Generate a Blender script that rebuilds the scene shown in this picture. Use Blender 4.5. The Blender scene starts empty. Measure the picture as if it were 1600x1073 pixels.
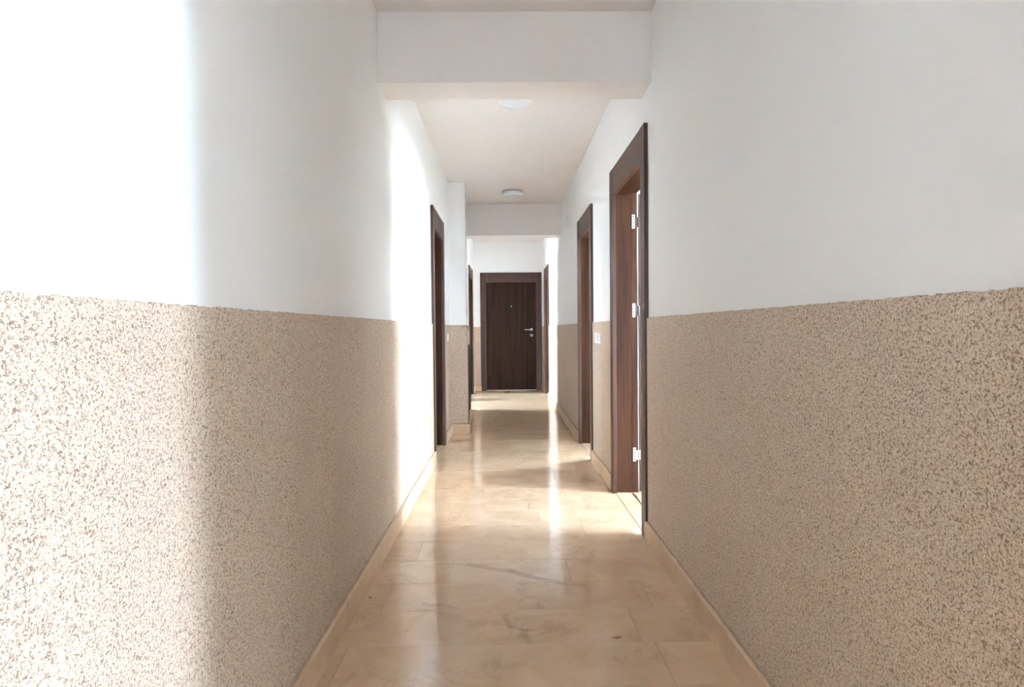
import bpy, bmesh, math, random
from mathutils import Matrix, Vector, noise

random.seed(7)
scene = bpy.context.scene
C = scene.collection

# ------------------------------------------------------------------ camera
CAM_H = 1.1217
yaw, pitch, roll = .0162, .0217, .0093
cy, sy, cp, sp, cr, sr = (math.cos(yaw), math.sin(yaw), math.cos(pitch), math.sin(pitch), math.cos(roll), math.sin(roll))
Ry = Matrix(((cy, -sy, 0), (sy, cy, 0), (0, 0, 1)))
Rp = Matrix(((1, 0, 0), (0, cp, -sp), (0, sp, cp)))
Rr = Matrix(((cr, 0, -sr), (0, 1, 0), (sr, 0, cr)))
V = Rr @ Rp @ Ry                       # rows: right, forward, up
right, fwd, up = V[0], V[1], V[2]
cam_data = bpy.data.cameras.new('camera')
cam_data.sensor_width = 36
cam_data.lens = 22.5
cam_data.clip_start = .02
cam = bpy.data.objects.new('camera', cam_data)
C.objects.link(cam)
cam.matrix_world = Matrix(((right[0], up[0], -fwd[0], 0), (right[1], up[1], -fwd[1], 0), (right[2], up[2], -fwd[2], CAM_H), (0, 0, 0, 1)))
scene.camera = cam

# ------------------------------------------------------------------ sky, exposure
SKY = 4.0
world = bpy.data.worlds.new('overcast_sky')
scene.world = world
world.use_nodes = True
bg = world.node_tree.nodes['Background']
bg.inputs['Color'].default_value = (.785, 1.0, 1.285, 1)
bg.inputs['Strength'].default_value = SKY
GROUND = -6.5                          # unseen ground, added below this storey to block sky light from below
vs = scene.view_settings
scene.display_settings.display_device = 'sRGB'
vs.view_transform = 'Standard'
vs.look = 'None'
vs.gamma = 1
vs.exposure = 5.50
vs.use_curve_mapping = False
scene.cycles.max_bounces = 12
scene.cycles.diffuse_bounces = 8
scene.cycles.glossy_bounces = 6
scene.cycles.sample_clamp_indirect = 10

# ------------------------------------------------------------------ numbers
XL, XR, KL = -.6133, .7733, .0119      # wall faces; the left wall runs in a little towards the far end
WT = .147                              # wall thickness
HC = 2.722                             # ceiling height
HW = 1.176                             # top of the granulate dado
DW = .0095                             # its thickness
YE = 11.80                             # face of the end wall
YB = -7.0                              # wall behind the camera
BT, BH = .010, .100                    # skirting
SHAFT0, SHAFT1 = 6.98, 8.90            # projecting shaft on the left

# ------------------------------------------------------------------ materials
def mat(name):
    m = bpy.data.materials.new(name)
    m.use_nodes = True
    return m, m.node_tree, m.node_tree.nodes['Principled BSDF']

def N(nt, kind, **kw):
    n = nt.nodes.new(kind)
    for k, v in kw.items():
        if k in n.inputs:
            n.inputs[k].default_value = v
        else:
            setattr(n, k, v)
    return n

def ramp(nt, stops, interp='LINEAR'):
    r = nt.nodes.new('ShaderNodeValToRGB')
    r.color_ramp.interpolation = interp
    e = r.color_ramp.elements
    while len(e) < len(stops):
        e.new(.5)
    for i, (p, c) in enumerate(stops):
        e[i].position = p
        e[i].color = (*c, 1) if len(c) == 3 else c
    return r

def mix(nt, fac, a, b, mode='MIX'):
    n = nt.nodes.new('ShaderNodeMix')
    n.data_type = 'RGBA'
    n.blend_type = mode
    n.clamp_factor = True
    for sock, v in ((0, fac), (6, a), (7, b)):
        if hasattr(v, 'links'):
            nt.links.new(v, n.inputs[sock])
        else:
            n.inputs[sock].default_value = v if sock == 0 else (*v, 1)
    return n.outputs[2]

def math_n(nt, op, a, b=None, c=None):
    n = nt.nodes.new('ShaderNodeMath')
    n.operation = op
    for i, v in enumerate((a, b, c)):
        if v is None:
            continue
        if hasattr(v, 'links'):
            nt.links.new(v, n.inputs[i])
        else:
            n.inputs[i].default_value = v
    return n.outputs[0]

def m_paint(name, col, rough=.6, bump=.02):
    m, nt, p = mat(name)
    g = N(nt, 'ShaderNodeNewGeometry')
    n = N(nt, 'ShaderNodeTexNoise', Scale=2.2, Detail=4)
    nt.links.new(g.outputs['Position'], n.inputs['Vector'])
    c = mix(nt, n.outputs['Fac'], tuple(x * .975 for x in col), tuple(min(1, x * 1.02) for x in col))
    nt.links.new(c, p.inputs['Base Color'])
    p.inputs['Roughness'].default_value = rough
    p.inputs['Specular IOR Level'].default_value = .3
    f = N(nt, 'ShaderNodeTexNoise', Scale=160, Detail=3)
    nt.links.new(g.outputs['Position'], f.inputs['Vector'])
    b = N(nt, 'ShaderNodeBump', Strength=bump * 4, Distance=.002)
    nt.links.new(f.outputs['Fac'], b.inputs['Height'])
    nt.links.new(b.outputs['Normal'], p.inputs['Normal'])
    return m

def m_granulate():
    m, nt, p = mat('granulate_plaster')
    g = N(nt, 'ShaderNodeNewGeometry')
    wob = N(nt, 'ShaderNodeTexNoise', Scale=170, Detail=2)
    nt.links.new(g.outputs['Position'], wob.inputs['Vector'])
    add = N(nt, 'ShaderNodeVectorMath', operation='MULTIPLY_ADD')
    nt.links.new(wob.outputs['Color'], add.inputs[0])
    add.inputs[1].default_value = (.005, .005, .005)
    nt.links.new(g.outputs['Position'], add.inputs[2])
    v = N(nt, 'ShaderNodeTexVoronoi', Scale=210)
    v.feature = 'DISTANCE_TO_EDGE'
    nt.links.new(add.outputs[0], v.inputs['Vector'])
    vc = N(nt, 'ShaderNodeTexVoronoi', Scale=210)
    nt.links.new(add.outputs[0], vc.inputs['Vector'])
    sep = N(nt, 'ShaderNodeSeparateColor')
    nt.links.new(vc.outputs['Color'], sep.inputs[0])
    grain = ramp(nt, [(0, (.30, .20, .14)), (.03, (.45, .33, .24)), (.07, (.595, .475, .365)), (.5, (.64, .52, .40)), (.86, (.675, .56, .44)), (1, (.73, .635, .53))])
    nt.links.new(sep.outputs[0], grain.inputs[0])
    # dark gaps between the grains, open in places and closed in others
    gate = N(nt, 'ShaderNodeTexNoise', Scale=190, Detail=2)
    nt.links.new(g.outputs['Position'], gate.inputs['Vector'])
    width = N(nt, 'ShaderNodeMapRange', **{'From Min': .46, 'From Max': .66, 'To Min': .005, 'To Max': .24})
    nt.links.new(gate.outputs['Fac'], width.inputs[0])
    gap = math_n(nt, 'SUBTRACT', 1.0, math_n(nt, 'DIVIDE', v.outputs['Distance'], width.outputs[0]))
    gapc = math_n(nt, 'MULTIPLY', math_n(nt, 'MAXIMUM', gap, 0.0), 1.15)
    big = N(nt, 'ShaderNodeTexNoise', Scale=1.7, Detail=3)
    nt.links.new(g.outputs['Position'], big.inputs['Vector'])
    tone = mix(nt, big.outputs['Fac'], (.93, .90, .87), (1.05, 1.04, 1.04))
    c = mix(nt, gapc, grain.outputs[0], (.19, .115, .078))
    c = mix(nt, 1.0, c, tone, 'MULTIPLY')
    nt.links.new(c, p.inputs['Base Color'])
    p.inputs['Roughness'].default_value = .62
    p.inputs['Specular IOR Level'].default_value = .35
    hgt = math_n(nt, 'MINIMUM', v.outputs['Distance'], .35)
    hgt2 = math_n(nt, 'ADD', hgt, math_n(nt, 'MULTIPLY', sep.outputs[1], .25))
    b = N(nt, 'ShaderNodeBump', Strength=.55, Distance=.003)
    nt.links.new(hgt2, b.inputs['Height'])
    nt.links.new(b.outputs['Normal'], p.inputs['Normal'])
    return m

def m_marble(name, tint=(1, 1, 1), rough=.13, marks=True, pershift=True):
    """cream polished limestone; every tile takes its own piece of the pattern"""
    m, nt, p = mat(name)
    g = N(nt, 'ShaderNodeNewGeometry')
    oi = N(nt, 'ShaderNodeObjectInfo')
    pos = g.outputs['Position']
    sh = N(nt, 'ShaderNodeVectorMath', operation='MULTIPLY_ADD')
    nt.links.new(oi.outputs['Random'], sh.inputs[0])
    sh.inputs[1].default_value = (37, 23, 11) if pershift else (0, 0, 0)
    nt.links.new(pos, sh.inputs[2])
    q = sh.outputs[0]
    cloud = N(nt, 'ShaderNodeTexNoise', Scale=5.0, Detail=6, Roughness=.6, Distortion=.7)
    nt.links.new(q, cloud.inputs['Vector'])
    base = ramp(nt, [(.22, (.545, .375, .23)), (.45, (.615, .44, .285)), (.6, (.65, .475, .315)), (.8, (.69, .53, .37))])
    nt.links.new(cloud.outputs['Fac'], base.inputs[0])
    # veins
    wv = N(nt, 'ShaderNodeTexNoise', Scale=3.6, Detail=7, Roughness=.62, Distortion=1.6)
    nt.links.new(q, wv.inputs['Vector'])
    vd = math_n(nt, 'ABSOLUTE', math_n(nt, 'SUBTRACT', wv.outputs['Fac'], .5))
    vein = ramp(nt, [(0, (1, 1, 1)), (.012, (.5, .5, .5)), (.045, (0, 0, 0))])
    nt.links.new(vd, vein.inputs[0])
    vm = N(nt, 'ShaderNodeTexNoise', Scale=2.6, Detail=2)
    nt.links.new(q, vm.inputs['Vector'])
    vmask = N(nt, 'ShaderNodeMapRange', **{'From Min': .48, 'From Max': .66})
    nt.links.new(vm.outputs['Fac'], vmask.inputs[0])
    vf = math_n(nt, 'MULTIPLY', math_n(nt, 'MULTIPLY', vein.outputs[0], vmask.outputs[0]), .5)
    col = mix(nt, vf, base.outputs[0], (.36, .25, .155))
    # small shell fragments, light and dark
    fr = N(nt, 'ShaderNodeTexVoronoi', Scale=16)
    nt.links.new(q, fr.inputs['Vector'])
    fl = ramp(nt, [(0, (1, 1, 1)), (.11, (.6, .6, .6)), (.17, (0, 0, 0))])
    nt.links.new(fr.outputs['Distance'], fl.inputs[0])
    fs = N(nt, 'ShaderNodeSeparateColor')
    nt.links.new(fr.outputs['Color'], fs.inputs[0])
    lightf = math_n(nt, 'MULTIPLY', math_n(nt, 'MULTIPLY', fl.outputs[0], math_n(nt, 'GREATER_THAN', fs.outputs[0], .84)), .28)
    darkf = math_n(nt, 'MULTIPLY', math_n(nt, 'MULTIPLY', fl.outputs[0], math_n(nt, 'LESS_THAN', fs.outputs[0], .10)), .5)
    col = mix(nt, lightf, col, (.80, .70, .57))
    col = mix(nt, darkf, col, (.38, .265, .165))
    tv = N(nt, 'ShaderNodeMapRange', **{'To Min': .97, 'To Max': 1.03})
    nt.links.new(oi.outputs['Random'], tv.inputs[0])
    hv = N(nt, 'ShaderNodeHueSaturation')
    nt.links.new(tv.outputs[0], hv.inputs['Value'])
    nt.links.new(col, hv.inputs['Color'])
    col = mix(nt, 1.0, hv.outputs[0], tint, 'MULTIPLY')
    if marks:
        # the brown bands and the dark spots that lie in particular places of the floor
        sx = N(nt, 'ShaderNodeSeparateXYZ')
        nz = N(nt, 'ShaderNodeTexNoise', Scale=14, Detail=3)
        nt.links.new(pos, nz.inputs['Vector'])
        off = N(nt, 'ShaderNodeVectorMath', operation='MULTIPLY_ADD')
        nt.links.new(nz.outputs['Color'], off.inputs[0])
        off.inputs[1].default_value = (.06, .06, 0)
        nt.links.new(pos, off.inputs[2])
        nt.links.new(off.outputs[0], sx.inputs[0])
        def seg(ax, ay, bx, by, w, strength, colour, col):
            ax, ay, bx, by = ax + .03, ay + .03, bx + .03, by + .03
            L2 = (bx - ax) ** 2 + (by - ay) ** 2
            px = math_n(nt, 'SUBTRACT', sx.outputs[0], ax)
            py = math_n(nt, 'SUBTRACT', sx.outputs[1], ay)
            t = math_n(nt, 'DIVIDE', math_n(nt, 'ADD', math_n(nt, 'MULTIPLY', px, bx - ax), math_n(nt, 'MULTIPLY', py, by - ay)), L2)
            tcl = math_n(nt, 'MINIMUM', math_n(nt, 'MAXIMUM', t, 0.0), 1.0)
            dx = math_n(nt, 'SUBTRACT', px, math_n(nt, 'MULTIPLY', tcl, bx - ax))
            dy = math_n(nt, 'SUBTRACT', py, math_n(nt, 'MULTIPLY', tcl, by - ay))
            d = math_n(nt, 'SQRT', math_n(nt, 'ADD', math_n(nt, 'MULTIPLY', dx, dx), math_n(nt, 'MULTIPLY', dy, dy)))
            f = N(nt, 'ShaderNodeMapRange', **{'From Min': w * .55, 'From Max': w, 'To Min': strength, 'To Max': 0.0})
            nt.links.new(d, f.inputs[0])
            return mix(nt, f.outputs[0], col, colour)
        B = (.36, .26, .165)
        for s in ((-.30, 3.06, -.16, 3.035, .022, .22), (-.16, 3.035, .03, 2.945, .027, .45), (.03, 2.945, .25, 2.80, .027, .55), (.25, 2.80, .34, 2.775, .018, .3),
                  (.005, 2.50, .022, 2.40, .014, .33), (.022, 2.40, .075, 2.37, .013, .33), (.075, 2.37, .085, 2.27, .015, .33), (-.12, 2.42, .25, 2.50, .018, .16), (-.33, 2.61, -.18, 2.57, .013, .33)):
            col = seg(*s[:5], s[5], B, col)
        col = seg(.402, 2.298, .412, 2.302, .014, .75, (.25, .16, .10), col)
        col = seg(-.564, 2.676, -.563, 2.676, .0075, 1.0, (.012, .009, .007), col)
        col = seg(.16, 3.98, .17, 4.12, .006, .6, (.33, .23, .15), col)
    nt.links.new(col, p.inputs['Base Color'])
    rn = N(nt, 'ShaderNodeTexNoise', Scale=9, Detail=4)
    nt.links.new(pos, rn.inputs['Vector'])
    rr = N(nt, 'ShaderNodeMapRange', **{'From Min': .3, 'From Max': .7, 'To Min': rough * .8, 'To Max': rough * 1.25})
    nt.links.new(rn.outputs['Fac'], rr.inputs[0])
    nt.links.new(rr.outputs[0], p.inputs['Roughness'])
    p.inputs['Specular IOR Level'].default_value = .6
    return m

def m_wood(name, axis='Z', dark=(.026, .0082, .0033), light=(.090, .030, .0115), rough=.40, spec=.42):
    m, nt, p = mat(name)
    g = N(nt, 'ShaderNodeNewGeometry')
    oi = N(nt, 'ShaderNodeObjectInfo')
    sh = N(nt, 'ShaderNodeVectorMath', operation='MULTIPLY_ADD')
    nt.links.new(oi.outputs['Random'], sh.inputs[0])
    sh.inputs[1].default_value = (5.3, 7.1, 3.7)
    nt.links.new(g.outputs['Position'], sh.inputs[2])
    sc = {'Z': (1, 1, .035), 'Y': (1, .035, 1), 'X': (.035, 1, 1)}[axis]
    mp = N(nt, 'ShaderNodeVectorMath', operation='MULTIPLY')
    nt.links.new(sh.outputs[0], mp.inputs[0])
    mp.inputs[1].default_value = sc
    a = N(nt, 'ShaderNodeTexNoise', Scale=26, Detail=5, Roughness=.6, Distortion=.35)
    nt.links.new(mp.outputs[0], a.inputs['Vector'])
    b = N(nt, 'ShaderNodeTexNoise', Scale=120, Detail=3, Roughness=.6)
    nt.links.new(mp.outputs[0], b.inputs['Vector'])
    ra = ramp(nt, [(.30, dark), (.5, tuple((x + 2 * y) / 3 for x, y in zip(dark, light))), (.72, light)])
    nt.links.new(a.outputs['Fac'], ra.inputs[0])
    rb = ramp(nt, [(.35, (.72, .68, .66)), (.6, (1, 1, 1))])
    nt.links.new(b.outputs['Fac'], rb.inputs[0])
    c = mix(nt, .8, ra.outputs[0], rb.outputs[0], 'MULTIPLY')
    nt.links.new(c, p.inputs['Base Color'])
    p.inputs['Roughness'].default_value = rough
    p.inputs['Specular IOR Level'].default_value = spec
    bp = N(nt, 'ShaderNodeBump', Strength=.08, Distance=.0006)
    nt.links.new(b.outputs['Fac'], bp.inputs['Height'])
    nt.links.new(bp.outputs['Normal'], p.inputs['Normal'])
    return m

def m_plain(name, col, rough=.4, metal=0.0, vary=.04):
    m, nt, p = mat(name)
    g = N(nt, 'ShaderNodeNewGeometry')
    n = N(nt, 'ShaderNodeTexNoise', Scale=30, Detail=3)
    nt.links.new(g.outputs['Position'], n.inputs['Vector'])
    c = mix(nt, n.outputs['Fac'], tuple(x * (1 - vary) for x in col), tuple(min(1, x * (1 + vary)) for x in col))
    nt.links.new(c, p.inputs['Base Color'])
    p.inputs['Roughness'].default_value = rough
    p.inputs['Metallic'].default_value = metal
    return m

M_WALL = m_paint('white_wall_paint', (.84, .835, .82))
M_CEIL = m_paint('white_ceiling_paint', (.835, .79, .755), .7)
M_GRAN = m_granulate()
M_TILE = m_marble('polished_cream_limestone')
M_SKIRT = m_marble('cream_limestone_skirting', (.97, .945, .92), .40, marks=False)
M_GROUT = m_plain('cement_grout', (.47, .36, .26), .8)
M_CEMENT = m_plain('grey_mortar', (.34, .265, .215), .9, vary=.2)
M_WOODV = m_wood('walnut_laminate_upright', 'Z')
M_WOODY = m_wood('walnut_laminate_lengthwise', 'Y')
M_WOODX = m_wood('walnut_laminate_crosswise', 'X')
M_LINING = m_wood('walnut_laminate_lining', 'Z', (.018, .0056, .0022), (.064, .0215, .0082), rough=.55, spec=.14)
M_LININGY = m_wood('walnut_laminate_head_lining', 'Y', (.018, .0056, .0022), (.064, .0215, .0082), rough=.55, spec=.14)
M_LEAF = m_wood('dark_walnut_door_leaf', 'Z', (.013, .0055, .003), (.052, .023, .0125), .55, .14)
M_EDGE = m_plain('dark_brown_edge_band', (.035, .016, .010), .4)
M_STEEL = m_plain('satin_nickel', (.40, .375, .34), .4, 1.0)
M_DARK = m_plain('dark_screw_recess', (.02, .018, .016), .5)
M_PLASTIC = m_plain('white_plastic', (.82, .82, .82), .35)
M_PLASTIC2 = m_plain('grey_white_plastic', (.70, .69, .675), .4)
M_ALARM = m_plain('aged_grey_plastic', (.60, .585, .565), .45)
M_OPAL = m_plain('opal_diffuser', (.80, .82, .85), .3)
M_LAMPBASE = m_plain('lamp_base_grey', (.33, .30, .29), .45)
M_ROOMFLOOR = m_plain('pale_room_floor', (.62, .52, .40), .35, vary=.08)
M_GROUND = m_plain('pale_paving', (.46, .45, .43), .9, vary=.1)
M_BRASS = m_plain('brown_threshold_metal', (.23, .14, .085), .35, .7)

# ------------------------------------------------------------------ helpers
SHEAR = [0.0]

def box(bm, x0, x1, y0, y1, z0, z1, bev=0.0):
    vs_ = [bm.verts.new((x, y, z)) for x in (x0, x1) for y in (y0, y1) for z in (z0, z1)]
    f = [(0, 1, 3, 2), (4, 6, 7, 5), (0, 4, 5, 1), (2, 3, 7, 6), (0, 2, 6, 4), (1, 5, 7, 3)]
    fs = [bm.faces.new([vs_[i] for i in q]) for q in f]
    if bev:
        es = list({e for fa in fs for e in fa.edges})
        bmesh.ops.bevel(bm, geom=es, offset=bev, segments=2, profile=.5, affect='EDGES')
    return bm

def newbox(*a, **k):
    return box(bmesh.new(), *a, **k)

def lathe(bm, prof, centre, axis='Z', seg=40):
    """prof: list of (radius, height); revolved about axis through centre"""
    rings = []
    for r, h in prof:
        ring = []
        for i in range(seg):
            a = 2 * math.pi * i / seg
            u, v = r * math.cos(a), r * math.sin(a)
            co = {'Z': (u, v, h), 'Y': (u, h, v), 'X': (h, u, v)}[axis]
            ring.append(bm.verts.new((centre[0] + co[0], centre[1] + co[1], centre[2] + co[2])))
        rings.append(ring)
    for a, b in zip(rings, rings[1:]):
        for i in range(seg):
            j = (i + 1) % seg
            bm.faces.new((a[i], a[j], b[j], b[i]))
    bm.faces.new(rings[0])
    bm.faces.new(rings[-1])
    return bm

def obj(name, bm, m, parent=None, smooth=False, root=None):
    base = Vector((0, 0, 0))
    r = parent
    while r is not None:
        base += Vector(r.location)
        r = r.parent
    if SHEAR[0]:
        for v in bm.verts:
            v.co.x += SHEAR[0] * (v.co.y - 3)
    for v in bm.verts:
        v.co -= base
    bmesh.ops.recalc_face_normals(bm, faces=bm.faces[:])
    me = bpy.data.meshes.new(name)
    bm.to_mesh(me)
    bm.free()
    me.materials.append(m)
    if smooth:
        me.shade_auto_smooth(angle=math.radians(40)) if hasattr(me, 'shade_auto_smooth') else None
        for p_ in me.polygons:
            p_.use_smooth = True
        try:
            me.set_sharp_from_angle(angle=math.radians(40))
        except Exception:
            pass
    o = bpy.data.objects.new(name, me)
    C.objects.link(o)
    if parent:
        o.parent = parent
    return o

def empty(name, loc):
    o = bpy.data.objects.new(name, None)
    o.empty_display_size = .1
    loc = Vector(loc)
    if SHEAR[0]:
        loc.x += SHEAR[0] * (loc.y - 3)
    o.location = loc
    C.objects.link(o)
    return o

def tag(o, label=None, cat=None, kind=None, group=None):
    if label: o['label'] = label
    if cat: o['category'] = cat
    if kind: o['kind'] = kind
    if group: o['group'] = group
    return o

# ------------------------------------------------------------------ structure: walls
CAS, HEAD, DH = .10, .178, 2.17       # casing stile width, head height, overall height
REV = .012                             # lining face stands this far outside the casing's inner edge

def door_range(y0, y1):               # rough opening in the wall
    return (y0 + CAS - .042, y1 - CAS + .042)

R_DOORS = {'r0': (-.34, .86, DH), 'r1': (3.352, 4.424, 2.195), 'r2': (5.363, 6.321, DH), 'r3': (10.328, 11.253, DH)}
L_DOORS = {'l1': (5.378, 6.312, DH), 'l3': (10.323, 11.258, DH)}

def wall_boxes(x0, x1, ya, yb, holes, top=HC):
    bm = bmesh.new()
    y = ya
    for a, b, t in sorted(holes):
        box(bm, x0, x1, y, a, 0, top)
        box(bm, x0, x1, a, b, t, top)
        y = b
    box(bm, x0, x1, y, yb, 0, top)
    return bm

rh = [(*door_range(a, b), h - HEAD + .042) for a, b, h in R_DOORS.values()]
tag(obj('wall_right', wall_boxes(XR, XR + WT, YB, YE + .15, rh, HC + .1), M_WALL), 'white painted upper wall along the right of the corridor', 'wall', 'structure')
SHEAR[0] = KL
lh = [(*door_range(a, b), h - HEAD + .042) for a, b, h in L_DOORS.values()]
STAIR = (8.98, 10.06, 2.30)
lh.append(STAIR)
tag(obj('wall_left', wall_boxes(XL - WT, XL, YB, YE + .15, lh, HC + .1), M_WALL), 'white painted upper wall along the left of the corridor', 'wall', 'structure')
SHEAR[0] = 0

# projecting shaft on the left (its side falls back a little towards the far end)
SX0, SX1 = -.385, -.4580
bm = bmesh.new()
def prism(bm, pts, z0, z1):
    lo = [bm.verts.new((x, y, z0)) for x, y in pts]
    hi = [bm.verts.new((x, y, z1)) for x, y in pts]
    n = len(pts)
    bm.faces.new(lo); bm.faces.new(hi)
    for i in range(n):
        bm.faces.new((lo[i], lo[(i + 1) % n], hi[(i + 1) % n], hi[i]))
    return bm
prism(bm, [(SX0, SHAFT0), (SX1, SHAFT1), (-.72, SHAFT1), (-.72, SHAFT0)], 0, HC + .1)
tag(obj('wall_shaft', bm, M_WALL), 'white shaft projecting from the left wall beyond the door', 'wall', 'structure')

tag(obj('wall_end', newbox(-.80, .95, YE, YE + .15, 0, HC + .1), M_WALL), 'white end wall above and around the closed door', 'wall', 'structure')
BW = (-.28, .44, 1.10, 1.82)  # opening for the added window that lights camera-facing surfaces
bm = newbox(-.95, BW[0], YB - .15, YB, 0, HC + .1)
box(bm, BW[1], .95, YB - .15, YB, 0, HC + .1)
box(bm, BW[0], BW[1], YB - .15, YB, 0, BW[2])
box(bm, BW[0], BW[1], YB - .15, YB, BW[3], HC + .1)
tag(obj('wall_back', bm, M_WALL), 'white wall closing the corridor behind the camera', 'wall', 'structure')
tag(obj('ceiling', newbox(-.95, .95, YB, YE + .15, HC, HC + .15), M_CEIL), 'white painted corridor ceiling', 'ceiling', 'structure')
tag(obj('ceiling_beam', newbox(XL - .1, XR + .05, 3.258, 3.501, 2.3696, HC + .02), M_CEIL), 'wide white beam crossing the ceiling nearest the camera', 'beam', 'structure')
tag(obj('ceiling_beam', newbox(XL - .05, XR + .05, 8.176, 8.45, 2.3215, HC + .02), M_CEIL), 'far white beam crossing the ceiling beyond the round lamps', 'beam', 'structure')

# ------------------------------------------------------------------ floor: slab, tiles
bm = bmesh.new()
bmesh.ops.create_grid(bm, x_segments=2, y_segments=2, size=300)
for v in bm.verts:
    v.co.z = GROUND
tag(obj('ground', bm, M_GROUND), 'unseen pale ground outside, added to block sky light from below', 'ground', 'structure')
floor = tag(obj('floor', newbox(-.95, .95, YB, YE + .15, -.06, -.0035), M_GROUT), 'polished cream stone tile floor of the corridor', 'floor', 'structure')
unit = bpy.data.meshes.new('tile')
bm = newbox(-.5, .5, -.5, .5, -.5, .5)
bmesh.ops.recalc_face_normals(bm, faces=bm.faces[:])
bm.to_mesh(unit); bm.free()
unit.materials.append(M_TILE)
ROW, TL, GAP = .28, .547, .0011
OFFS = {0: -.053, 1: .053, 2: -.246, 3: .12, 4: -.1, 5: .22, 6: -.02}
def tile(x0, x1, y0, y1, mesh=unit, zt=0.0):
    o = bpy.data.objects.new('tile', mesh)
    C.objects.link(o)
    o.parent = floor
    o.location = ((x0 + x1) / 2, (y0 + y1) / 2, zt - .008 + random.uniform(-.0002, .0))
    o.scale = (x1 - x0 - GAP, y1 - y0 - GAP, .016)
    return o
k0 = -33
for k in range(k0, 35):
    y0 = 2.26 + ROW * k
    y1 = min(y0 + ROW, YE)
    if y0 > YE - .03:
        break
    xl_, xr_ = XL + KL * (y0 - 3) - .03, XR + .03
    s = OFFS.get(k, random.uniform(-.27, .27))
    xs = sorted({round(s + i * TL, 4) for i in range(-4, 5)})
    xs = [xl_] + [x for x in xs if xl_ + .05 < x < xr_ - .05] + [xr_]
    for a, b in zip(xs, xs[1:]):
        tile(a, b, y0, y1)

# ------------------------------------------------------------------ dado of granulate plaster with a ragged top edge
def dado_strip(name, face, back, y0, y1, label, into=1, step=.006, parent=None):
    """a panel between y0 and y1; face(y) / back(y) give x; the top edge is ragged by the grains"""
    n = max(2, int((y1 - y0) / step))
    if n > 2000:
        n = 2000
    bm = bmesh.new()
    rows = []
    for i in range(n + 1):
        y = y0 + (y1 - y0) * i / n
        z = HW + random.uniform(-.0022, .0022)
        rows.append([bm.verts.new((face(y), y, .02)), bm.verts.new((face(y), y, z)), bm.verts.new((back(y), y, z)), bm.verts.new((back(y), y, .02))])
    for a, b in zip(rows, rows[1:]):
        for j in range(4):
            bm.faces.new((a[j], a[(j + 1) % 4], b[(j + 1) % 4], b[j]))
    bm.faces.new(rows[0]); bm.faces.new(list(reversed(rows[-1])))
    return tag(obj(name, bm, M_GRAN, parent), label, 'wall cladding', 'structure')

def segs(a, b, doors):
    out, y = [], a
    for d0, d1, _ in sorted(doors):
        out.append((y, d0)); y = d1
    out.append((y, b))
    return [s for s in out if s[1] - s[0] > .02]

fr = lambda y: XR - DW
br = lambda y: XR + .003
fl = lambda y: XL + KL * (y - 3) + DW
bl = lambda y: XL + KL * (y - 3) - .003
RL = ['beige granulate dado on the right wall behind the camera', 'beige granulate dado on the right wall before the nearest open door', 'beige granulate dado between the two nearest right doors, with light switches',
      'beige granulate dado on the right wall beyond the second door', 'narrow beige granulate dado beside the end wall on the right']
RSEG = segs(YB, YE, [R_DOORS[k] for k in R_DOORS])
for i, (a, b) in enumerate(RSEG):
    dado_strip('wall_right_dado', fr, br, a, b, RL[min(i, 4)])
LSEG = segs(YB, SHAFT0, [L_DOORS['l1']])
LLAB = ['long beige granulate dado on the left wall, sunlit near the camera', 'short beige granulate dado between left door and shaft']
for i, (a, b) in enumerate(LSEG):
    dado_strip('wall_left_dado', fl, bl, a, b, LLAB[i])
for (a, b), t in zip(((10.06, 10.323), (11.258, YE)), ('narrow granulate dado before the far left door', 'narrow granulate dado after the far left door')):
    dado_strip('wall_left_dado', fl, bl, a, b, t)
# shaft cladding: front and side in one skin
def prism_ring(outer, inner, z0, z1):
    bm = bmesh.new()
    return prism(bm, outer + inner, z0, z1)
tag(obj('wall_shaft_dado', prism_ring([(-.60, SHAFT0 - DW), (SX0 + DW, SHAFT0 - DW), (SX1 + DW, SHAFT1)], [(SX1 - .003, SHAFT1), (SX0 - .003, SHAFT0 + .003), (-.60, SHAFT0 + .003)], .02, HW), M_GRAN),
    'beige granulate cladding on the projecting shaft', 'wall cladding', 'structure')
ER = [(-.70, -.384 + .01), (.745 - .01, XR)]
for (a, b), t in zip(ER, ('narrow granulate dado left of the end door', 'sliver of granulate dado right of the end door')):
    bm = newbox(a, b, YE - DW, YE + .003, .02, HW)
    tag(obj('wall_end_dado', bm, M_GRAN), t, 'wall cladding', 'structure')

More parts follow.
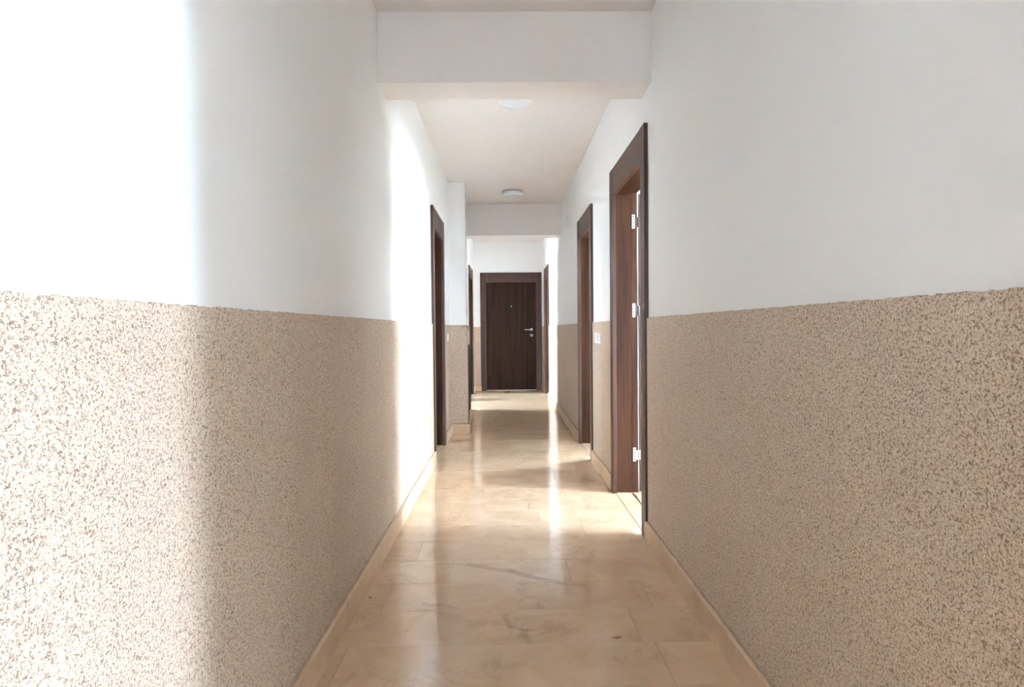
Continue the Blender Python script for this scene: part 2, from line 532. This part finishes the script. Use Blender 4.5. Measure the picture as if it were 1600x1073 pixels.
# ------------------------------------------------------------------ skirting in pieces, with a mortar line on top
def skirting(name, label, pts_list):
    """pts_list: runs ((x0,y0),(x1,y1), nx, ny): face line on the dado, normal towards the corridor"""
    root = empty(name, (0, 0, 0))
    tag(root, label, 'skirting', 'structure')
    for (p0, p1, nx, ny) in pts_list:
        p0, p1 = Vector(p0), Vector(p1)
        L = (p1 - p0).length
        n = max(1, round(L / .58))
        d = (p1 - p0) / L
        nn = Vector((nx, ny))
        cuts = [0] + [L * (i + random.uniform(-.06, .06)) / n for i in range(1, n)] + [L]
        for a, b in zip(cuts, cuts[1:]):
            g = .0007
            q0, q1 = p0 + d * (a + g), p0 + d * (b - g)
            jit = random.uniform(-.0008, .0008)
            w = nn * (BT + .009 + jit)
            bk = nn * -.004
            bm = bmesh.new()
            prof = [(0, 0), (1, 0), (1, BH - .004), (.75, BH), (0, BH)]
            ends = []
            for q in (q0, q1):
                ring = []
                for f, z in prof:
                    xy = q + bk + (w - bk) * f
                    ring.append(bm.verts.new((xy.x, xy.y, z + .0005)))
                ends.append(ring)
            m_ = len(prof)
            for i in range(m_):
                bm.faces.new((ends[0][i], ends[0][(i + 1) % m_], ends[1][(i + 1) % m_], ends[1][i]))
            bm.faces.new(ends[0]); bm.faces.new(ends[1])
            obj('skirting_piece', bm, M_SKIRT, root)
        # mortar bead
        bm = bmesh.new()
        k = max(2, int(L / .03))
        prev = None
        for i in range(k + 1):
            q = p0 + d * (L * i / k)
            wv = .0065 + random.uniform(-.002, .003)
            hv = .006 + random.uniform(-.002, .003)
            ring = [bm.verts.new((q.x - nn.x * .003, q.y - nn.y * .003, BH - .003)), bm.verts.new((q.x + nn.x * wv, q.y + nn.y * wv, BH + .0005)), bm.verts.new((q.x - nn.x * .003, q.y - nn.y * .003, BH + hv))]
            if prev:
                for j in range(3):
                    bm.faces.new((prev[j], prev[(j + 1) % 3], ring[(j + 1) % 3], ring[j]))
            else:
                bm.faces.new(ring)
            prev = ring
        bm.faces.new(prev)
        obj('mortar_line', bm, M_CEMENT, root)
    return root

skirting('baseboard_right', 'cream stone skirting along the foot of the right wall',
         [((XR - DW, a), (XR - DW, b), -1, 0) for a, b in RSEG])
skirting('baseboard_left', 'cream stone skirting along the foot of the left wall',
         [((fl(a), a), (fl(b), b), 1, 0) for a, b in LSEG + [(10.06, 10.323), (11.258, YE)]])
nrm = Vector((SHAFT1 - SHAFT0, SX0 - SX1)).normalized()
skirting('baseboard_shaft', 'cream stone skirting around the projecting shaft',
         [((-.60, SHAFT0 - DW), (SX0 + DW + .019, SHAFT0 - DW), 0, -1), ((SX0 + DW, SHAFT0 - DW), (SX1 + DW, SHAFT1), nrm.x, nrm.y)])
skirting('baseboard_end', 'short cream stone skirting beside the end door', [((ER[0][0], YE - DW), (ER[0][1], YE - DW), 0, -1), ((ER[1][0], YE - DW), (ER[1][1], YE - DW), 0, -1)])

# ------------------------------------------------------------------ doors in the side walls
def side_door(name, label, side, y0, y1, H, leaf=True, hinges=False, leaf_angle=90):
    """walnut doorway with casing, lining, rebated frame and an open leaf in the room"""
    s = 1 if side == 'R' else -1
    face = XR if side == 'R' else XL
    SHEAR[0] = 0 if side == 'R' else KL
    root = empty(name, (face, (y0 + y1) / 2, 0))
    tag(root, label, 'door', 'structure')
    X = lambda d: face + s * d                      # d > 0 goes into the wall
    def B(d0, d1, ya, yb, za, zb, bev=0.0):
        a, b = sorted((X(d0), X(d1)))
        return newbox(a, b, ya, yb, za, zb, bev=bev)
    zc = H - HEAD
    # casing: two full-height stiles and the head between them
    obj('casing_stile', B(-.021, .004, y0, y0 + CAS, 0, H, .0015), M_WOODV, root)
    obj('casing_stile', B(-.021, .004, y1 - CAS, y1, 0, H, .0015), M_WOODV, root)
    obj('casing_head', B(-.019, .004, y0 + CAS + .0012, y1 - CAS - .0012, zc, H, .0012), M_WOODY, root)
    # lining, set back behind a shadow gap
    a, b = y0 + CAS - REV, y1 - CAS + REV
    zl = zc + REV
    dl = WT - .040
    obj('jamb_lining', B(.004, dl, a - .028, a, 0, zl + .028, .001), M_LINING, root)
    obj('jamb_lining', B(.004, dl, b, b + .028, 0, zl + .028, .001), M_LINING, root)
    obj('head_lining', B(.004, dl, a, b, zl, zl + .028, .001), M_LININGY, root)
    # rebated frame behind the lining
    fb = .010
    obj('rebate_frame', B(dl + .002, WT + .006, a - .028, a + .0 - fb, 0, zl + .028, .001), M_LINING, root)
    fr_ = obj('rebate_frame', B(dl + .002, WT + .006, b + fb - .006, b + .028, 0, zl + .028, .001), M_LINING, root)
    obj('rebate_head', B(dl + .002, WT + .006, a - fb, b + fb, zl + fb, zl + .028, .001), M_LININGY, root)
    # threshold
    obj('threshold', B(-.004, WT + .02, a, b, -.02, .0025, .001), M_TILE, root)
    obj('threshold_strip', B(dl - .004, dl + .008, a, b, .0025, .0055, .001), M_BRASS, root)
    if leaf:
        lw = (b - a) + .01
        d0 = WT + .0175
        yy = b + .004
        lf = obj('door_leaf', B(d0, d0 + lw, yy, yy + .040, .008, zl + .005, .0015), M_WOODV, root)
        obj('edge_band', B(d0 - .0008, d0 + .0004, yy + .002, yy + .038, .010, zl + .003), M_EDGE, lf)
        for zz in (1.03,):
            bm = bmesh.new()
            lathe(bm, [(.0, .0), (.025, .0), (.025, .008), (.009, .010), (.009, .045), (0, .045)], (X(d0 + lw - .06), yy - .001, zz), 'Y', 20)
            for v in bm.verts:
                v.co.y = 2 * (yy - .001) - v.co.y
            box(bm, *sorted((X(d0 + lw - .06), X(d0 + lw - .18))), yy - .052, yy - .036, zz - .008, zz + .008)
            obj('handle', bm, M_STEEL, lf)
        if hinges:
            for zz in (1.845, 1.245, .262):
                h = bmesh.new()
                a0, a1 = sorted((X(dl + .010), X(dl + .030)))
                box(h, a0, a1, b + fb - .0095, b + fb - .0055, zz - .047, zz + .047)
                hh = obj('hinge', h, M_STEEL, root)
                # knuckle arm bridging frame and leaf
                h = bmesh.new()
                a0, a1 = sorted((X(dl + .030), X(d0 + .004)))
                box(h, a0, a1, b + .002, b + .012, zz - .036, zz + .028)
                lathe(h, [(.006, -.030), (.0075, -.028), (.0075, .028), (.006, .030)], (X(WT + .012), b + .004, zz), 'Z', 14)
                obj('hinge_knuckle', h, M_EDGE if zz > 1 else M_STEEL, hh)
                for dz in (-.032, -.010, .012, .034):
                    h = bmesh.new()
                    lathe(h, [(.0, 0), (.0045, 0), (.0045, .002), (0, .002)], (X(dl + .020), b + fb - .0108, zz + dz), 'Y', 12)
                    obj('screw', h, M_DARK, hh)
    SHEAR[0] = 0
    return root

side_door('door_1', 'nearest open walnut doorway on the right, its nickel hinges showing', 'R', *R_DOORS['r1'], hinges=True)
side_door('door_2', 'second open walnut doorway on the right, beside the pair of light switches', 'R', *R_DOORS['r2'])
side_door('door_3', 'far walnut doorway on the right, next to the end door', 'R', *R_DOORS['r3'])
side_door('door_4', 'open walnut doorway on the left wall before the projecting shaft', 'L', *L_DOORS['l1'])
side_door('door_5', 'far walnut doorway on the left, just beyond the projecting shaft', 'L', *L_DOORS['l3'])
side_door('door_7', 'walnut doorway on the right behind the camera', 'R', *R_DOORS['r0'], leaf=False)

# end door, closed
def end_door():
    x0, x1 = -.384, .7455
    root = empty('door_6', ((x0 + x1) / 2, YE, 0))
    tag(root, 'closed dark walnut door with lever handle at the corridor end', 'door', 'structure')
    y = YE
    zc = DH - HEAD - .005
    obj('casing_stile', newbox(x0, x0 + .106, y - .024, y + .004, 0, DH, bev=.0015), M_WOODV, root)
    obj('casing_stile', newbox(x1 - .106, x1, y - .024, y + .004, 0, DH, bev=.0015), M_WOODV, root)
    obj('casing_head', newbox(x0 + .1072, x1 - .1072, y - .022, y + .004, zc, DH, bev=.0012), M_WOODX, root)
    lf = obj('door_leaf', newbox(x0 + .100, x1 - .100, y - .0035, y + .003, .012, zc + .004, bev=.001), M_LEAF, root)
    obj('threshold', newbox(x0 + .106, x1 - .106, y - .05, y + .0, -.006, .004, bev=.001), M_GROUT, root)  # darker than the tiles, painting in the brownish shade at the door's foot
    # lever and lock
    hx, hz = .552, 1.122
    yf = y - .0035
    bm = bmesh.new()
    lathe(bm, [(0, -.009), (.024, -.009), (.026, -.006), (.026, .001), (0, .001)], (hx, yf, hz), 'Y', 28)
    h = obj('handle', bm, M_STEEL, lf, True)
    bm = bmesh.new()
    lathe(bm, [(0, -.050), (.009, -.048), (.009, -.004), (0, -.003)], (hx, yf, hz), 'Y', 16)
    box(bm, hx - .125, hx + .006, yf - .055, yf - .041, hz - .012, hz + .004, bev=.004)
    obj('lever', bm, M_STEEL, h, True)
    bm = bmesh.new()
    lathe(bm, [(0, -.009), (.024, -.009), (.026, -.006), (.026, .001), (0, .001)], (hx, yf, hz - .108), 'Y', 28)
    k = obj('lock_plate', bm, M_STEEL, lf, True)
    obj('keyhole', newbox(hx - .004, hx + .004, yf - .0105, yf - .008, hz - .120, hz - .096), M_DARK, k)
    bm = bmesh.new()
    lathe(bm, [(0, -.007), (.011, -.006), (.013, .001), (0, .001)], (.184, yf, 1.548), 'Y', 24)
    p = obj('peephole', bm, M_STEEL, lf, True)
    bm = bmesh.new()
    lathe(bm, [(0, -.0078), (.005, -.0076), (.005, -.006), (0, -.006)], (.184, yf, 1.548), 'Y', 16)
    obj('lens', bm, M_DARK, p, True)
    return root
end_door()

# ------------------------------------------------------------------ small wooden hatch on the shaft's side
def hatch():
    sx = lambda y: SX0 + (SX1 - SX0) * (y - SHAFT0) / (SHAFT1 - SHAFT0) + DW
    y0, y1, z0, z1 = 7.62, 8.62, .17, .945
    root = empty('shaft_hatch', (sx(7.9), 7.9, z0))
    tag(root, 'low dark brown wooden hatch on the side of the shaft', 'hatch')
    def B(ya, yb, za, zb, d0, d1):
        bm = bmesh.new()
        return prism(bm, [(sx(ya) + d0, ya), (sx(ya) + d1, ya), (sx(yb) + d1, yb), (sx(yb) + d0, yb)], za, zb)
    w = .06
    obj('frame_stile', B(y0, y0 + w, z0, z1, -.002, .022), M_WOODV, root)
    obj('frame_stile', B(y1 - w, y1, z0, z1, -.002, .022), M_WOODV, root)
    obj('frame_rail', B(y0 + w, y1 - w, z1 - w, z1, -.002, .020), M_WOODY, root)
    obj('frame_rail', B(y0 + w, y1 - w, z0, z0 + w, -.002, .020), M_WOODY, root)
    d = obj('hatch_door', B(y0 + w + .002, y1 - w - .002, z0 + w + .002, z1 - w - .002, -.002, .012), M_LEAF, root)
hatch()

# ------------------------------------------------------------------ ceiling lamps
def lamp(x, y, label):
    root = empty('ceiling_lamp', (x, y, HC))
    tag(root, label, 'lamp', group='round ceiling lamps')
    R = .122
    bm = lathe(bmesh.new(), [(0, HC), (R - .010, HC), (R - .006, HC - .010), (0, HC - .010)], (x, y, 0), 'Z', 56)
    obj('base_plate', bm, M_LAMPBASE, root, True)
    bm = lathe(bmesh.new(), [(R - .020, HC - .010), (R, HC - .010), (R + .001, HC - .030), (R - .002, HC - .042), (R - .010, HC - .049), (R - .018, HC - .050), (R - .020, HC - .046)], (x, y, 0), 'Z', 56)
    obj('rim', bm, M_PLASTIC, root, True)
    bm = lathe(bmesh.new(), [(0, HC - .012), (R - .020, HC - .012), (R - .020, HC - .047), (R - .05, HC - .052), (.03, HC - .054), (0, HC - .054)], (x, y, 0), 'Z', 56)
    obj('diffuser', bm, M_OPAL, root, True)
lamp(.113, 4.44, 'round white ceiling lamp partly hidden by the near beam')
lamp(.145, 7.47, 'round white ceiling lamp before the far beam')

# ------------------------------------------------------------------ switches and the white wall box
def switch(face_x, y, z, s, label, group=None, size=.082):
    """s: direction from the wall into the corridor"""
    root = empty('light_switch', (face_x, y, z))
    tag(root, label, 'switch', group=group)
    def B(d0, d1, ya, yb, za, zb, bev):
        a, b = sorted((face_x + s * d0, face_x + s * d1))
        return newbox(a, b, ya, yb, za, zb, bev=bev)
    obj('plate', B(-.002, .011, y - size / 2, y + size / 2, z - size / 2, z + size / 2, .003), M_PLASTIC, root)
    obj('rocker', B(.009, .015, y - .026, y + .026, z - .027, z + .027, .002), M_PLASTIC2, root)
switch(XR - DW, 4.985, 1.048, -1, 'white light switch nearer the first right door casing', 'pair of light switches')
switch(XR - DW, 5.135, 1.048, -1, 'white light switch nearer the second right door casing', 'pair of light switches')
switch(XL + KL * 3.66 + DW, 6.66, 1.048, 1, 'white light switch on the left wall between door and shaft')

def wall_box():
    y, z = 7.09, 2.32
    root = empty('wall_alarm', (XR, y, z))
    tag(root, 'white alarm box high on the right wall above second door', 'alarm box')
    obj('back_plate', newbox(XR - .008, XR + .002, y - .045, y + .045, z - .062, z + .062, bev=.003), M_PLASTIC2, root)
    h = obj('housing', newbox(XR - .034, XR - .006, y - .040, y + .040, z - .058, z + .058, bev=.009), M_ALARM, root, True)
    obj('sensor_window', newbox(XR - .037, XR - .032, y - .022, y + .022, z - .040, z - .004, bev=.0015), M_PLASTIC2, h)
wall_box()

# ------------------------------------------------------------------ the rooms behind the doors, with their windows
def room(idx, side, y0, y1, depth, win, label):
    """plain white room; win = (ya, yb, za, zb) opening in the outer wall, daylight comes through it"""
    s = 1 if side == 'R' else -1
    xi = (XR + WT) if side == 'R' else (XL - WT - .08)
    xo = xi + s * depth
    t = .12
    X = lambda a, b: sorted((a, b))
    H = HC
    bm = bmesh.new()
    box(bm, *X(xi, xo + s * .25), y0 - t, y0, -.1, H + t)
    box(bm, *X(xi, xo + s * .25), y1, y1 + t, -.1, H + t)
    box(bm, *X(xi, xo + s * .25), y0, y1, H, H + t)
    ya, yb, za, zb = win
    o0, o1 = X(xo, xo + s * .25)
    box(bm, o0, o1, y0, ya, -.1, H)
    box(bm, o0, o1, yb, y1, -.1, H)
    box(bm, o0, o1, ya, yb, zb, H)
    box(bm, o0, o1, ya, yb, -.1, za)
    tag(obj('wall_room_%d' % idx, bm, M_WALL), 'white walls of the room behind ' + label, 'wall', 'structure')
    x0, x1 = X(xi - s * .02, xo)
    tag(obj('floor_room_%d' % idx, newbox(x0, x1, y0, y1, -.1, -.004), M_ROOMFLOOR), 'pale floor of the room behind ' + label, 'floor', 'structure')
    w = empty('window_%d' % idx, (xo, (ya + yb) / 2, za))
    tag(w, 'white framed window of the room behind ' + label, 'window', 'structure')
    f = .05
    xa, xb = X(xo + s * .08, xo + s * .14)
    obj('frame_stile', newbox(xa, xb, ya, ya + f, za, zb), M_PLASTIC, w)
    obj('frame_stile', newbox(xa, xb, yb - f, yb, za, zb), M_PLASTIC, w)
    obj('frame_rail', newbox(xa, xb, ya + f, yb - f, zb - f, zb), M_PLASTIC, w)
    obj('frame_rail', newbox(xa, xb, ya + f, yb - f, za, za + f), M_PLASTIC, w)
    # portal that guides the sky's light through the opening (gives no light itself)
    ld = bpy.data.lights.new('window_portal_%d' % idx, 'AREA')
    ld.shape = 'RECTANGLE'
    ld.size = zb - za
    ld.size_y = yb - ya
    ld.cycles.is_portal = True
    lo = bpy.data.objects.new('window_portal_%d' % idx, ld)
    lo.location = (xo + s * .2, (ya + yb) / 2, (za + zb) / 2)
    lo.rotation_euler = (0, math.pi / 2 * s, 0)
    lo['kind'] = 'helper'
    C.objects.link(lo)

room(1, 'R', 1.92, 5.12, 3.7, (1.98, 3.32, .50, 1.90), 'the nearest right door')
room(2, 'R', 5.26, 8.9, 4.0, (7.1, 8.5, .65, 2.4), 'the second right door')
room(3, 'R', 9.6, 12.4, 4.0, (10.1, 10.9, .8, 2.0), 'the far right door')
room(4, 'L', 4.6, 8.2, 4.0, (7.05, 7.5, 1.1, 2.1), 'the left door')
room(5, 'L', 10.20, 12.6, 3.5, (10.8, 11.5, .8, 2.0), 'the far left door')
room(6, 'L', 8.34, 10.08, 3.0, (8.70, 9.70, .5, 2.3), 'the opening hidden by the shaft')
room(7, 'R', -2.5, 1.75, 5.2, (-1.78, -1.04, .05, 2.45), 'the camera')

# unseen window, added behind the camera to brighten the near beam's face
w = empty('window_8', ((BW[0] + BW[1]) / 2, YB, BW[2]))
tag(w, 'unseen white framed window added behind the camera to brighten the beam face', 'window', 'structure')
for a, b, c, d in ((BW[0], BW[0] + .05, BW[2], BW[3]), (BW[1] - .05, BW[1], BW[2], BW[3]), (BW[0] + .05, BW[1] - .05, BW[2], BW[2] + .05), (BW[0] + .05, BW[1] - .05, BW[3] - .05, BW[3])):
    obj('frame_bar', newbox(a, b, YB - .10, YB - .05, c, d), M_PLASTIC, w)
ld = bpy.data.lights.new('window_portal_8', 'AREA')
ld.shape = 'RECTANGLE'
ld.size, ld.size_y = BW[1] - BW[0], BW[3] - BW[2]
ld.cycles.is_portal = True
lo = bpy.data.objects.new('window_portal_8', ld)
lo.location = ((BW[0] + BW[1]) / 2, YB - .13, (BW[2] + BW[3]) / 2)
lo.rotation_euler = (math.pi / 2, 0, 0)
lo['kind'] = 'helper'
C.objects.link(lo)
